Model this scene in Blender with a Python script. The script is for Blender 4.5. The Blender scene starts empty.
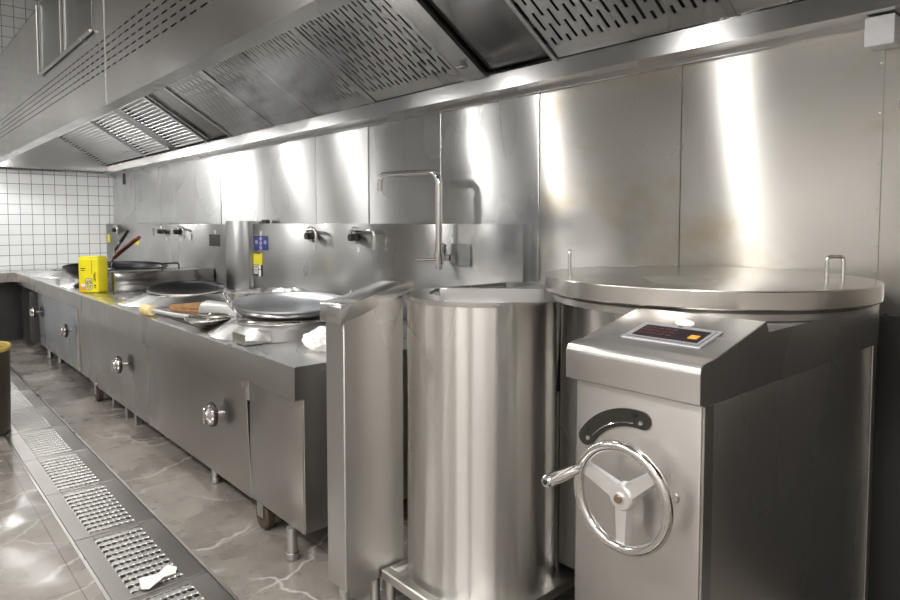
import bpy, bmesh, math, random
from mathutils import Vector, Matrix
random.seed(7)
S = bpy.context.scene
COL = S.collection
R = math.radians

# ------------------------------------------------------------------ helpers
def tag(o, label=None, cat=None, group=None, kind=None):
    if label: o['label'] = label
    if cat: o['category'] = cat
    if group: o['group'] = group
    if kind: o['kind'] = kind
    return o

def wloc(o):
    v = Vector((0, 0, 0))
    while o:
        v += o.location; o = o.parent
    return v

def thing(name, label, cat, loc=(0, 0, 0), group=None):
    o = bpy.data.objects.new(name, None)
    o.empty_display_size = 0.05
    COL.objects.link(o); o.location = loc
    return tag(o, label, cat, group)

def obj(name, bm, m, parent=None, kind=None, label=None, sharp=32):
    """bm is built in world coordinates; it is shifted to the parent's origin"""
    if parent:
        bmesh.ops.translate(bm, verts=bm.verts, vec=-wloc(parent))
    bmesh.ops.recalc_face_normals(bm, faces=bm.faces)
    me = bpy.data.meshes.new(name)
    bm.to_mesh(me); bm.free()
    for p in me.polygons: p.use_smooth = True
    me.set_sharp_from_angle(angle=R(sharp))
    ms = m if isinstance(m, (list, tuple)) else [m]
    for x in ms: me.materials.append(x)
    o = bpy.data.objects.new(name, me); COL.objects.link(o)
    o.parent = parent
    if kind: o['kind'] = kind
    if label: o['label'] = label
    return o

def solo(name, bm, m, label, cat, loc, group=None, **k):
    """a thing that is one mesh, with its origin at loc"""
    bmesh.ops.translate(bm, verts=bm.verts, vec=-Vector(loc))
    o = obj(name, bm, m, None, **k); o.location = loc
    return tag(o, label, cat, group)

def copy_tree(o, parent=None):
    c = o.copy(); COL.objects.link(c); c.parent = parent
    for ch in list(o.children): copy_tree(ch, c)
    return c

def bm_(): return bmesh.new()

def box(bm, x0, x1, y0, y1, z0, z1, bev=0.0, seg=2, mi=0):
    r = bmesh.ops.create_cube(bm, size=1.0)
    vs = r['verts']
    for v in vs:
        v.co = Vector((x0 + (v.co.x + .5) * (x1 - x0), y0 + (v.co.y + .5) * (y1 - y0), z0 + (v.co.z + .5) * (z1 - z0)))
    fs = list({f for v in vs for f in v.link_faces})
    for f in fs: f.material_index = mi
    if bev > 0:
        es = list({e for v in vs for e in v.link_edges})
        bmesh.ops.bevel(bm, geom=es, offset=bev, segments=seg, profile=.5, affect='EDGES')
    return bm

def prism(bm, pts, axis, a, b, bev=0.0, seg=2):
    """pts: 2D outline; axis 'x' -> pts are (y,z); 'y' -> (x,z); 'z' -> (x,y)"""
    def mk(p, t):
        if axis == 'x': return (t, p[0], p[1])
        if axis == 'y': return (p[0], t, p[1])
        return (p[0], p[1], t)
    A = [bm.verts.new(mk(p, a)) for p in pts]
    B = [bm.verts.new(mk(p, b)) for p in pts]
    n = len(pts); fs = []
    fs.append(bm.faces.new(A)); fs.append(bm.faces.new(list(reversed(B))))
    for i in range(n):
        fs.append(bm.faces.new((A[i], B[i], B[(i + 1) % n], A[(i + 1) % n])))
    if bev > 0:
        es = list({e for f in fs for e in f.edges})
        bmesh.ops.bevel(bm, geom=es, offset=bev, segments=seg, profile=.5, affect='EDGES')
    return bm

def lathe(bm, prof, c=(0, 0, 0), n=64, M=None, sx=1, sy=1):
    """prof: list of (r,z); revolved about Z through c; M optional matrix applied before moving to c"""
    rings = []
    for r, z in prof:
        if r < 1e-6:
            co = Vector((0, 0, z))
            rings.append([co])
        else:
            rings.append([Vector((r * sx * math.cos(2 * math.pi * k / n), r * sy * math.sin(2 * math.pi * k / n), z)) for k in range(n)])
    c = Vector(c); vr = []
    for ring in rings:
        vr.append([bm.verts.new(((M @ v) if M else v) + c) for v in ring])
    for a, b in zip(vr[:-1], vr[1:]):
        if len(a) == 1 and len(b) == 1: continue
        for k in range(n):
            k2 = (k + 1) % n
            if len(a) == 1: bm.faces.new((a[0], b[k], b[k2]))
            elif len(b) == 1: bm.faces.new((a[k], a[k2], b[0]))
            else: bm.faces.new((a[k], a[k2], b[k2], b[k]))
    return bm

def tube(bm, pts, r, n=12, closed=False, caps=True):
    P = [Vector(p) for p in pts]; m = len(P)
    rr = r if isinstance(r, (list, tuple)) else [r] * m
    rings = []; prev = None
    for i in range(m):
        if closed: t = (P[(i + 1) % m] - P[i - 1]).normalized()
        else: t = (P[min(i + 1, m - 1)] - P[max(i - 1, 0)]).normalized()
        if prev is None:
            u = t.orthogonal().normalized()
        else:
            u = prev - t * prev.dot(t)
            u = u.normalized() if u.length > 1e-6 else t.orthogonal().normalized()
        prev = u; w = t.cross(u)
        rings.append([bm.verts.new(P[i] + (u * math.cos(2 * math.pi * k / n) + w * math.sin(2 * math.pi * k / n)) * rr[i]) for k in range(n)])
    for i in range(m if closed else m - 1):
        a, b = rings[i], rings[(i + 1) % m]
        for k in range(n): bm.faces.new((a[k], a[(k + 1) % n], b[(k + 1) % n], b[k]))
    if caps and not closed:
        bm.faces.new(rings[0]); bm.faces.new(list(reversed(rings[-1])))
    return bm

def bend(pts, rad=.03, n=6):
    """round the corners of a polyline"""
    P = [Vector(p) for p in pts]; out = [P[0]]
    for i in range(1, len(P) - 1):
        a, b, c = P[i - 1], P[i], P[i + 1]
        d1 = (a - b).normalized(); d2 = (c - b).normalized()
        q = min(rad, (a - b).length * .49, (c - b).length * .49)
        s, e = b + d1 * q, b + d2 * q
        for k in range(n + 1):
            t = k / n
            out.append(s * (1 - t) ** 2 + b * 2 * t * (1 - t) + e * t * t)
    out.append(P[-1]); return out

def cyl(bm, p0, p1, r, n=20):
    return tube(bm, [p0, p1], r, n)

def tri_arc(cx, cy, r, a0, a1, n):
    return [(cx + r * math.cos(a0 + (a1 - a0) * k / n), cy + r * math.sin(a0 + (a1 - a0) * k / n)) for k in range(n + 1)]

# ------------------------------------------------------------------ materials
class NT:
    def __init__(s, name):
        s.m = bpy.data.materials.new(name); s.m.use_nodes = True
        s.t = s.m.node_tree; s.n = s.t.nodes; s.n.clear()
        s.out = s.n.new('ShaderNodeOutputMaterial')
    def new(s, ty, **k):
        x = s.n.new(ty)
        for a, b in k.items(): setattr(x, a, b)
        return x
    def link(s, a, b): s.t.links.new(a, b)
    def put(s, sock, v):
        if hasattr(v, 'is_linked') or isinstance(v, bpy.types.NodeSocket): s.link(v, sock)
        else: sock.default_value = v
    def math(s, op, a, b=None, c=None):
        x = s.new('ShaderNodeMath', operation=op)
        s.put(x.inputs[0], a)
        if b is not None: s.put(x.inputs[1], b)
        if c is not None: s.put(x.inputs[2], c)
        return x.outputs[0]
    def pos(s):
        return s.new('ShaderNodeNewGeometry').outputs['Position']
    def ocoord(s):
        return s.new('ShaderNodeTexCoord').outputs['Object']
    def sep(s, v):
        x = s.new('ShaderNodeSeparateXYZ'); s.link(v, x.inputs[0]); return x.outputs
    def comb(s, a, b, c):
        x = s.new('ShaderNodeCombineXYZ')
        for i, v in enumerate((a, b, c)): s.put(x.inputs[i], v)
        return x.outputs[0]
    def scale(s, v, sc):
        x = s.new('ShaderNodeVectorMath', operation='MULTIPLY'); s.link(v, x.inputs[0]); x.inputs[1].default_value = sc
        return x.outputs[0]
    def noise(s, v, sc, det=3, rough=.5):
        x = s.new('ShaderNodeTexNoise'); s.link(v, x.inputs['Vector'])
        x.inputs['Scale'].default_value = sc; x.inputs['Detail'].default_value = det; x.inputs['Roughness'].default_value = rough
        return x.outputs[0]
    def rng(s, v, a, b, c, d):
        x = s.new('ShaderNodeMapRange', interpolation_type='SMOOTHSTEP'); s.put(x.inputs[0], v)
        for i, q in enumerate((a, b, c, d)): x.inputs[i + 1].default_value = q
        return x.outputs[0]
    def mix(s, f, a, b):
        x = s.new('ShaderNodeMix', data_type='RGBA')
        s.put(x.inputs[0], f); s.put(x.inputs[6], a); s.put(x.inputs[7], b)
        return x.outputs[2]
    def bump(s, h, st, dist=.01, prev=None):
        x = s.new('ShaderNodeBump'); s.link(h, x.inputs['Height'])
        x.inputs['Strength'].default_value = st; x.inputs['Distance'].default_value = dist
        if prev: s.link(prev, x.inputs['Normal'])
        return x.outputs[0]
    def bsdf(s, **k):
        b = s.new('ShaderNodeBsdfPrincipled')
        for a, v in k.items():
            s.put(b.inputs[a.replace('_', ' ')], v)
        return b
    def done(s, sh):
        s.link(sh, s.out.inputs['Surface']); return s.m

def rgb(r, g, b): return (r, g, b, 1)

def steel(name, col=(.6, .59, .575), rough=.28, aniso=.8, wave=.35, wdist=.02, wscale=(1.6, 1.6, .22), grain=.06, smudge=.12, tangent=(0, .03, 1), stain=0.0, mask=None):
    """brushed stainless steel; the brushing spreads highlights along `tangent`"""
    t = NT(name)
    oc = t.ocoord()
    bl = t.noise(t.scale(oc, (1.0, 1.0, .55)), 2.0, 1.0, .5)
    rg = t.rng(bl, .1, .9, rough - smudge * .5, rough + smudge)
    wv = t.noise(t.scale(oc, wscale), 1.0, 1.5)
    nrm = t.bump(wv, wave, wdist)
    c = t.mix(t.rng(bl, .1, .9, 0, 1), rgb(*col), rgb(col[0] * .92, col[1] * .915, col[2] * .905))
    if stain:
        st = t.noise(t.scale(oc, (1.2, 1.2, 1.6)), 1.4, 5, .65)
        c = t.mix(t.rng(st, .48, .72, 0, stain), c, rgb(.50, .42, .27))
    b = t.bsdf(Base_Color=c, Metallic=1.0, Roughness=rg, Anisotropic=aniso, Normal=nrm)
    b.inputs['Tangent'].default_value = tangent
    tg = t.comb(*tangent); t.link(tg, b.inputs['Tangent'])
    if mask:
        tr = t.new('ShaderNodeBsdfTransparent'); mx = t.new('ShaderNodeMixShader')
        t.link(mask(t), mx.inputs[0]); t.link(b.outputs[0], mx.inputs[1]); t.link(tr.outputs[0], mx.inputs[2])
        return t.done(mx.outputs[0])
    return t.done(b.outputs[0])

def plain(name, col, rough=.5, metal=0.0, bumpy=0, spec=.5, var=.12, sc=9):
    t = NT(name); oc = t.ocoord()
    n = t.noise(oc, sc, 4)
    c = t.mix(t.rng(n, .3, .7, 0, 1), rgb(*col), rgb(*[x * (1 - var) for x in col]))
    b = t.bsdf(Base_Color=c, Roughness=rough, Metallic=metal)
    b.inputs['Specular IOR Level'].default_value = spec
    if bumpy: t.link(t.bump(t.noise(oc, sc * 4, 4), bumpy, .004), b.inputs['Normal'])
    return t.done(b.outputs[0])

def emit(name, col, st):
    t = NT(name); e = t.new('ShaderNodeEmission'); e.inputs[0].default_value = rgb(*col); e.inputs[1].default_value = st
    return t.done(e.outputs[0])

def tile(name, plane, size=.118, col=(.80, .82, .82), grout=(.16, .16, .17), gw=.006, rough=.14):
    t = NT(name); p = t.sep(t.pos())
    a, b_ = {'x': (1, 2), 'y': (0, 2)}[plane]
    fu = t.math('FRACT', t.math('DIVIDE', p[a], size)); fv = t.math('FRACT', t.math('DIVIDE', p[b_], size))
    g = gw / size
    m = t.math('MAXIMUM', t.math('LESS_THAN', fu, g), t.math('LESS_THAN', fv, g))
    n = t.noise(t.pos(), 1.7, 2)
    c0 = t.mix(t.rng(n, .3, .7, 0, 1), rgb(*col), rgb(col[0] * .93, col[1] * .93, col[2] * .94))
    c = t.mix(m, c0, rgb(*grout))
    rr = t.rng(m, 0, 1, rough, .8)
    h = t.math('SUBTRACT', 1.0, m)
    nr = t.bump(t.noise(t.pos(), 9, 1), .06, .01, t.bump(h, .4, .003))
    return t.done(t.bsdf(Base_Color=c, Roughness=rr, Normal=nr).outputs[0])

# ---- slot masks (openings cut through sheet steel)
TAN = math.tan(R(32)); COS = math.cos(R(32))
def mask_slots(t):
    p = t.sep(t.pos())
    s = t.math('DIVIDE', t.math('SUBTRACT', 2.13, p[1]), COS)
    u = t.math('DIVIDE', p[0], .037); col = t.math('FLOOR', u)
    odd = t.math('FLOORED_MODULO', col, 2.0)
    v = t.math('ADD', t.math('DIVIDE', s, .135), t.math('MULTIPLY', odd, .5))
    a = t.math('LESS_THAN', t.math('FRACT', u), .36)
    b = t.math('LESS_THAN', t.math('FRACT', v), .70)
    e = t.math('GREATER_THAN', s, .055)
    return t.math('MULTIPLY', t.math('MULTIPLY', a, b), e)
def mask_front(t):
    p = t.sep(t.pos())
    a = t.math('LESS_THAN', t.math('FRACT', t.math('DIVIDE', p[0], .105)), .62)
    v = t.math('DIVIDE', t.math('SUBTRACT', p[2], 2.104), .038)
    b = t.math('LESS_THAN', t.math('FRACT', v), .20)
    c = t.math('MULTIPLY', t.math('GREATER_THAN', v, 0.0), t.math('LESS_THAN', v, 4.5))
    return t.math('MULTIPLY', t.math('MULTIPLY', a, b), c)

M = {}
M['wall_steel'] = steel('brushed_wall_steel', (.64, .63, .605), .30, 1.0, .22, .03, (1.5, 1.5, .25), .04, .10, stain=.75)
M['wall_steel2'] = steel('brushed_wall_steel_cool', (.64, .645, .645), .26, 1.0, .22, .03, (1.7, 1.7, .3), .04, .08)
M['steel'] = steel('brushed_steel', (.59, .58, .565), .30, .75, .22, .02, (1.3, 1.3, .5))
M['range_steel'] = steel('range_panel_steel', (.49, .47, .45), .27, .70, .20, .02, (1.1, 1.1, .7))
M['top_steel'] = steel('counter_steel', (.68, .675, .67), .24, .35, .12, .01, (2, 2, 2), tangent=(0, 1, .05))
M['splash_steel'] = steel('splash_steel', (.46, .46, .455), .27, .95, .18, .02, (1.5, 1.5, .3))
M['hood_steel'] = steel('hood_steel', (.56, .555, .55), .20, .6, .25, .02, (1.2, 1.2, .5))
M['hood_front'] = steel('hood_front_steel', (.56, .55, .54), .17, .5, .14, .02, (1.2, 1.2, .5), mask=mask_front)
M['filter'] = steel('slotted_filter_steel', (.56, .555, .55), .26, .3, .12, .01, (2, 2, 2), tangent=(0, 1, -.6), mask=mask_slots)
M['louver'] = steel('louver_filter_steel', (.62, .62, .62), .36, .3, .1, .01, (2, 2, 2), tangent=(0, 1, -.6))
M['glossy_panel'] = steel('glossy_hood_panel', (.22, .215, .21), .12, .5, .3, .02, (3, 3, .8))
M['barrel'] = steel('barrel_steel', (.66, .645, .62), .28, 1.0, .55, .02, (9, 9, .12), .03, .08)
M['lid'] = steel('lid_steel', (.66, .64, .61), .20, .6, .2, .01, (4, 4, .5), tangent=(0, .3, 1))
M['cab'] = steel('control_cabinet_steel', (.60, .585, .57), .24, .70, .35, .03, (2.5, 2.5, 1.6))
M['chrome'] = steel('polished_chrome', (.74, .73, .72), .08, 0, 0, .01, grain=.01, smudge=.03)
M['cast'] = plain('cast_aluminium', (.74, .73, .72), .36, .7, .03)
M['bolt'] = plain('bronze_bolt', (.42, .33, .25), .3, 1.0)
M['lip'] = steel('lip_steel', (.50, .50, .50), .34, .6, .1)
M['black_metal'] = plain('black_plate', (.05, .048, .04), .38, .6)
M['black_iron'] = plain('seasoned_iron', (.028, .028, .03), .34, .55, .05)
M['wok_steel'] = plain('wok_steel', (.50, .51, .53), .30, 1.0, .02)
M['wok_inner'] = plain('wok_inner_steel', (.66, .68, .71), .38, 1.0, .02)
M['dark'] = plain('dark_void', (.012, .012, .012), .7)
M['panel_blue_reflection'] = steel('blue_reflection_steel', (.50, .54, .58), .22, .7, .2)  # bluish reflection put into the base colour
M['rubber'] = plain('black_rubber', (.03, .028, .026), .6)
M['brown_wheel'] = plain('brown_caster_wheel', (.06, .038, .025), .55)
M['white_wall'] = plain('grey_painted', (.55, .55, .54), .6)
M['beige_wall'] = plain('beige_wall', (.52, .49, .46), .5)
M['tile_x'] = tile('white_tile_x', 'x')
M['tile_y'] = tile('white_tile_y', 'y', col=(.84, .81, .77))
M['yellow'] = plain('yellow_tin', (.86, .74, .015), .33)
M['yellow_sticker'] = plain('yellow_sticker', (.85, .78, .03), .45)
M['orange'] = plain('orange_patch', (.85, .38, .04), .4)
M['black'] = plain('black_print', (.015, .015, .018), .4)
M['white'] = plain('white_print', (.85, .85, .83), .45)
M['blue'] = plain('blue_sticker', (.035, .045, .24), .4)
M['pale_blue'] = plain('pale_blue_print', (.42, .45, .72), .4)
M['red_wood'] = plain('dark_red_wood', (.16, .035, .022), .35)
M['pale_wood'] = plain('pale_yellow_wood', (.80, .64, .30), .5)
M['bamboo'] = plain('bamboo_splints', (.46, .25, .10), .55, 0, .1, var=.4, sc=30)
M['white_sleeve'] = plain('pale_sleeve', (.50, .50, .49), .35, .4)
def mesh_mat():
    t = NT('perforated_skimmer'); v = t.new('ShaderNodeTexVoronoi'); v.inputs['Scale'].default_value = 110; v.inputs['Randomness'].default_value = .1
    t.link(t.ocoord(), v.inputs['Vector'])
    h = t.math('LESS_THAN', v.outputs['Distance'], .33)
    return t.done(t.bsdf(Base_Color=t.mix(h, rgb(.40, .37, .34), rgb(.02, .02, .02)), Metallic=t.rng(h, 0, 1, 1, 0), Roughness=.35).outputs[0])
M['mesh_steel'] = mesh_mat()
M['cloth'] = plain('white_cloth', (.84, .83, .80), .8, 0, .3)
M['paper'] = plain('white_paper', (.86, .85, .82), .8)
M['grey_plastic'] = plain('grey_junction_plastic', (.52, .52, .53), .45, 0, .1)
M['screen'] = plain('dark_display', (.022, .016, .02), .12)
M['dim_red'] = plain('dim_red_digits', (.10, .02, .02), .3)
M['orange_key'] = plain('orange_key', (.85, .36, .05), .35)
M['silver_film'] = plain('silver_overlay', (.55, .55, .58), .35, .6)
M['trim_dark'] = plain('shade_and_black_panel', (.03, .029, .028), .45)
M['bin'] = steel('dark_bin_steel', (.22, .20, .17), .3, .7, .1)
M['bin_rim'] = plain('yellow_bin_rim', (.62, .48, .12), .5)
M['lamp'] = emit('hood_lamp_glow', (1, .98, .96), 8)
M['panel_light'] = emit('unseen_panel_glow', (1, .985, .965), 3.0)

def floor_mat():
    t = NT('wet_stone_floor'); p = t.pos(); q = t.sep(p)
    n1 = t.noise(p, 1.6, 5, .6); n2 = t.noise(p, 7, 6, .65)
    base = t.mix(t.rng(n1, .3, .7, 0, 1), rgb(.185, .165, .145), rgb(.29, .265, .235))
    base = t.mix(t.rng(n2, .45, .75, 0, .5), base, rgb(.12, .108, .095))
    def vein(ax, ay, per, w, sd):
        wob = t.math('MULTIPLY', t.math('SUBTRACT', t.noise(t.scale(p, (1, 1, 1)), 2.1 + sd, 4), .5), .55)
        l = t.math('ADD', t.math('ADD', t.math('MULTIPLY', q[0], ax), t.math('MULTIPLY', q[1], ay)), wob)
        f = t.math('ABSOLUTE', t.math('SUBTRACT', t.math('FRACT', t.math('DIVIDE', l, per)), .5))
        return t.math('MULTIPLY', t.rng(f, 0, w, 1, 0), t.rng(t.noise(p, 1.3 + sd, 2), .42, .62, 0, 1))
    v = t.math('MAXIMUM', vein(.9, .45, .42, .035, 0), vein(.55, -.85, .6, .028, .7))
    v = t.math('MAXIMUM', v, vein(.98, -.1, .75, .03, 1.3))
    c = t.mix(t.math('MULTIPLY', v, .75), base, rgb(.52, .49, .46))
    fu = t.math('FRACT', t.math('DIVIDE', t.math('ADD', q[0], .2), .8)); fv = t.math('FRACT', t.math('DIVIDE', t.math('ADD', q[1], .28), .8))
    g = t.math('MAXIMUM', t.math('LESS_THAN', fu, .005), t.math('LESS_THAN', fv, .005))
    c = t.mix(t.math('MULTIPLY', g, .7), c, rgb(.06, .055, .05))
    rr = t.rng(t.noise(p, 3.2, 4), .35, .65, .16, .42)
    nr = t.bump(n2, .10, .01)
    return t.done(t.bsdf(Base_Color=c, Roughness=rr, Normal=nr).outputs[0])
M['floor'] = floor_mat()

# ------------------------------------------------------------------ the room
XL, XR, YB, YF, ZC = -8.93, 2.6, 2.30, -2.6, 4.0
DX0, DX1, DY0, DY1 = -8.4, 0.6, .572, .922      # drain channel
bm = bm_()
T = .12
box(bm, XL - .1, XR + .1, YF - .1, DY0, -T, 0)
box(bm, XL - .1, XR + .1, DY1, YB + .1, -T, 0)
box(bm, XL - .1, DX0, DY0, DY1, -T, 0)
box(bm, DX1, XR + .1, DY0, DY1, -T, 0)
obj('floor', bm, M['floor'], kind='structure')
bm = bm_(); box(bm, DX0, DX1, DY0, DY1, -T - .02, -T + .002)
obj('trim_1', bm, M['dark'], kind='structure')
bm = bm_(); box(bm, XL - .1, XR + .1, YF - .1, YB + .1, ZC, ZC + .1)
obj('ceiling', bm, M['white_wall'], kind='structure')
bm = bm_(); box(bm, XL - .1, XR + .1, YB, YB + .1, 0, ZC); obj('wall_back', bm, M['tile_y'], kind='structure')
bm = bm_(); box(bm, XL - .1, XL, YF, YB, 0, ZC); obj('wall_left', bm, M['tile_x'], kind='structure')
bm = bm_(); box(bm, XR, XR + .1, YF, YB, 0, ZC); obj('wall_right', bm, M['beige_wall'], kind='structure')
bm = bm_(); box(bm, XL - .1, XR + .1, YF - .1, YF, 0, ZC); obj('wall_front', bm, M['tile_y'], kind='structure')

# stainless cladding sheets on the back wall, one object per sheet
seams = [-8.90, -8.0, -7.1, -6.17, -5.55, -4.72, -3.94, -3.307, -2.638, -1.951, -1.26, -.612, .25, 1.1]
for i in range(len(seams) - 1):
    a, b = seams[i] + .0007, seams[i + 1] - .0007
    bm = bm_()
    tl = random.uniform(-.003, .003)
    z0 = 1.045 if a > -.62 else .02
    box(bm, a, b, YB - .016, YB - .001, z0, 2.05, .002, 1)
    for v in bm.verts:
        if v.co.y < YB - .008: v.co.y += tl * (v.co.x - (a + b) / 2) / (b - a) * 2 - abs(tl)
    obj('trim_%d' % (i + 2), bm, M['wall_steel'] if a > -2.0 else M['wall_steel2'], kind='structure')
# seam cover with screws at the right
bm = bm_()
box(bm, -.640, -.606, YB - .021, YB - .016, 1.05, 2.0, .001, 1)
for z in (1.09, 1.17, 1.25, 1.36, 1.5, 1.65, 1.8, 1.88): lathe(bm, [(0, .003), (.003, .002), (.004, 0)], (-.614, YB - .021, z), 10, Matrix.Rotation(R(90), 3, 'X'))
obj('trim_16', bm, M['wall_steel'], kind='structure')
bm = bm_(); box(bm, -.60, 2.58, YB - .03, YB - .001, 0, 1.04, .002, 1)  # lower wall; its shade is put into the near-black colour
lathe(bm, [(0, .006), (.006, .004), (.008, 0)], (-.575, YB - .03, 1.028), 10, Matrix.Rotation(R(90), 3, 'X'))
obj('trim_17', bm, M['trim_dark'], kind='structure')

# added ceiling light panels, unseen behind and above the camera
pl = None
for (x, y, lab) in ((-5.5, -2.25, 'nearest the white tile wall'), (-2.8, -1.9, 'second from the white tile wall'), (-.6, -1.9, 'above the aisle behind the camera'), (1.4, -1.3, 'nearest the right wall')):
    t = thing('unseen_ceiling_light', 'unseen added ceiling light panel ' + lab, 'ceiling light', (x, y, ZC), 'added ceiling light panels')
    bm = bm_(); box(bm, x - .62, x + .62, y - .32, y + .32, ZC - .03, ZC - .001, .004, 1); obj('frame', bm, M['white_wall'], t)
    bm = bm_(); box(bm, x - .58, x + .58, y - .28, y + .28, ZC - .036, ZC - .030); obj('diffuser', bm, M['panel_light'], t)
    li = bpy.data.lights.new('unseen_panel_lamp', 'AREA'); li.shape = 'RECTANGLE'; li.size = 1.16; li.size_y = .56; li.energy = 60 if x > -2 else 38; li.color = (1, .985, .965)
    lo_ = bpy.data.objects.new('unseen_panel_lamp', li); COL.objects.link(lo_); lo_.parent = t; lo_.location = (0, 0, -.04)

# ------------------------------------------------------------------ floor drain grates
bm = bm_()
for (y0, y1) in ((DY0, DY0 + .012), (DY1 - .012, DY1)): box(bm, DX0, DX1, y0, y1, -.05, .003)
o = obj('trim_18', bm, M['steel'], kind='structure')
def make_grate(cx):
    """one perforated drain cover, .6 m long"""
    t = thing('drain_grate', '', 'drain grate', (cx, .747, 0), 'drain grates in the floor channel')
    x0, x1, y0, y1 = cx - .297, cx + .297, DY0 + .014, DY1 - .014
    bm = bm_()
    ym0, ym1 = y0 + .066, y1 - .080
    box(bm, x0, x1, y0, ym0, -.012, .002, .002, 1); box(bm, x0, x1, ym1, y1, -.012, .002, .002, 1)
    box(bm, x0, x0 + .030, ym0, ym1, -.012, .002, .002, 1); box(bm, x1 - .030, x1, ym0, ym1, -.012, .002, .002, 1)
    obj('rim', bm, M['grate'], t)
    bm = bm_()
    n = 11; px = (x1 - x0 - .06) / n
    for k in range(n):
        xa = x0 + .03 + px * (k + .22); xb = x0 + .03 + px * (k + .74)
        box(bm, xa, xb, ym0, ym1, -.010, .003, .0025, 1)
    m = 8; py = (ym1 - ym0) / m
    for k in range(1, m):
        y = ym0 + py * k
        box(bm, x0 + .03, x1 - .03, y - .0045, y + .0045, -.012, -.001)
    for k in range(n):
        xc = x0 + .03 + px * (k + .48)
        for j in range(m + 1):
            y = ym0 + py * j
            lathe(bm, [(0, .0075), (.004, .006), (.0065, .002)], (xc + px * .26, y, 0), 6)
    obj('grating', bm, M['grate_bar'], t)
    return t
M['grate'] = steel('grate_rim_steel', (.45, .43, .41), .30, .2, .2, .01, (3, 3, 3), tangent=(1, 0, .05))
M['grate_bar'] = steel('grate_bar_steel', (.70, .69, .67), .34, 0, .1, .01, (3, 3, 3), tangent=(1, 0, .05))
gr = make_grate(-2.7)
gr['label'] = 'steel drain grate with the white paper scrap lying on it'
names = {-1: 'steel drain grate one nearer the camera than the one with the paper scrap',
         1: 'steel drain grate directly beyond the one with the paper scrap', 2: 'second steel drain grate beyond the paper scrap',
         3: 'third steel drain grate beyond the paper scrap', 4: 'steel drain grate just in front of the dark bin, fourth beyond the scrap',
         5: 'fifth steel drain grate beyond the scrap, beside the dark bin', 6: 'sixth steel drain grate beyond the paper scrap', 7: 'seventh steel drain grate beyond the paper scrap',
         8: 'next-to-last steel drain grate toward the white tile wall', 9: 'last steel drain grate, nearest the white tile wall'}
for k, lab in names.items():
    c = copy_tree(gr); c.location.x = -2.7 - .6 * k; c['label'] = lab
# paper scrap
bm = bm_()
pts = [(-2.43, .680), (-2.40, .70), (-2.435, .76), (-2.455, .81), (-2.485, .825), (-2.515, .80), (-2.49, .75), (-2.475, .715), (-2.485, .69)]
vs = [bm.verts.new((x, y, .007 + .006 * ((i * 7) % 3))) for i, (x, y) in enumerate(pts)]
cv = bm.verts.new((-2.465, .75, .022))
for i in range(len(vs)): bm.faces.new((vs[i], vs[(i + 1) % len(vs)], cv))
r = bmesh.ops.extrude_face_region(bm, geom=bm.faces[:]); bmesh.ops.translate(bm, verts=[g for g in r['geom'] if isinstance(g, bmesh.types.BMVert)], vec=(0, 0, .003))
solo('paper_scrap', bm, M['paper'], 'torn white paper scrap lying on the nearest drain grate', 'paper', (-2.465, .75, .006))

# ------------------------------------------------------------------ exhaust hood
HY, HZ = .93, 1.93
hood = thing('exhaust_hood', 'long stainless steel exhaust hood with slotted filters over the whole cooking line', 'exhaust hood', (-4.3, 1.6, HZ))
HX0, HX1 = XL + .01, .9
bm = bm_()
box(bm, HX0, -3.71, HY, HY + .004, HZ, 2.83); obj('front_panel', bm, M['hood_front'], hood)
bm = bm_()
box(bm, -3.705, HX1, HY, HY + .004, HZ, 2.83); obj('front_panel', bm, M['hood_front'], hood)
bm = bm_(); box(bm, HX0, HX1, HY + .05, HY + .054, HZ + .03, 2.83); obj('inner_panel', bm, M['hood_steel'], hood)
bm = bm_(); prism(bm, [(HY - .004, HZ - .004), (HY + .075, HZ - .004), (HY + .075, HZ + .03), (HY + .071, HZ + .03), (HY + .071, HZ), (HY - .004, HZ)], 'x', HX0, HX1); obj('front_lip', bm, M['hood_steel'], hood)
bm = bm_(); box(bm, -3.712, -3.703, HY - .003, HY, HZ, 2.83); obj('seam_strip', bm, M['hood_steel'], hood)
bm = bm_(); box(bm, HX0, HX1, HY, YB - .02, 2.83, 2.835); obj('roof', bm, M['dark'], hood)  # shade inside the hood is put into the near-black colour
bm = bm_(); box(bm, HX0 + .01, HX1 - .01, 2.274, 2.279, 2.05, 2.82); obj('dark_slot_backing', bm, M['dark'], hood)  # unseen sheet added behind the filters so their slots look dark
bm = bm_(); box(bm, HX0, HX0 + .004, HY, YB - .02, HZ, 2.83); obj('end_panel', bm, M['hood_steel'], hood)
bm = bm_(); box(bm, HX1 - .004, HX1, HY, YB - .02, HZ, 2.83); obj('end_panel', bm, M['hood_steel'], hood)
# supply air box on the front
bm = bm_()
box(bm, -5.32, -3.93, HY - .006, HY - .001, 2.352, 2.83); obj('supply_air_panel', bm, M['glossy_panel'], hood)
bm = bm_()
box(bm, -5.34, -3.91, HY - .022, HY - .006, 2.338, 2.356, .003, 1)
for x in (-5.34, -4.62): box(bm, x, x + .014, HY - .022, HY - .006, 2.356, 2.83, .003, 1)
obj('supply_air_frame', bm, M['hood_steel'], hood)
# gutter along the wall
bm = bm_()
prism(bm, [(2.145, 1.995), (2.155, 1.995), (2.155, 1.93), (2.27, 1.93), (2.27, 1.922), (2.145, 1.922)], 'x', HX0, HX1)
obj('gutter', bm, M['hood_steel'], hood)
bm = bm_(); box(bm, HX0, HX1, 2.262, 2.282, 1.905, 1.925, .002, 1); obj('wall_flange', bm, M['hood_steel'], hood)
bm = bm_(); box(bm, -8.42, -8.40, 2.268, 2.28, 1.78, 1.92); obj('hanger', bm, M['black_metal'], hood)

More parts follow.
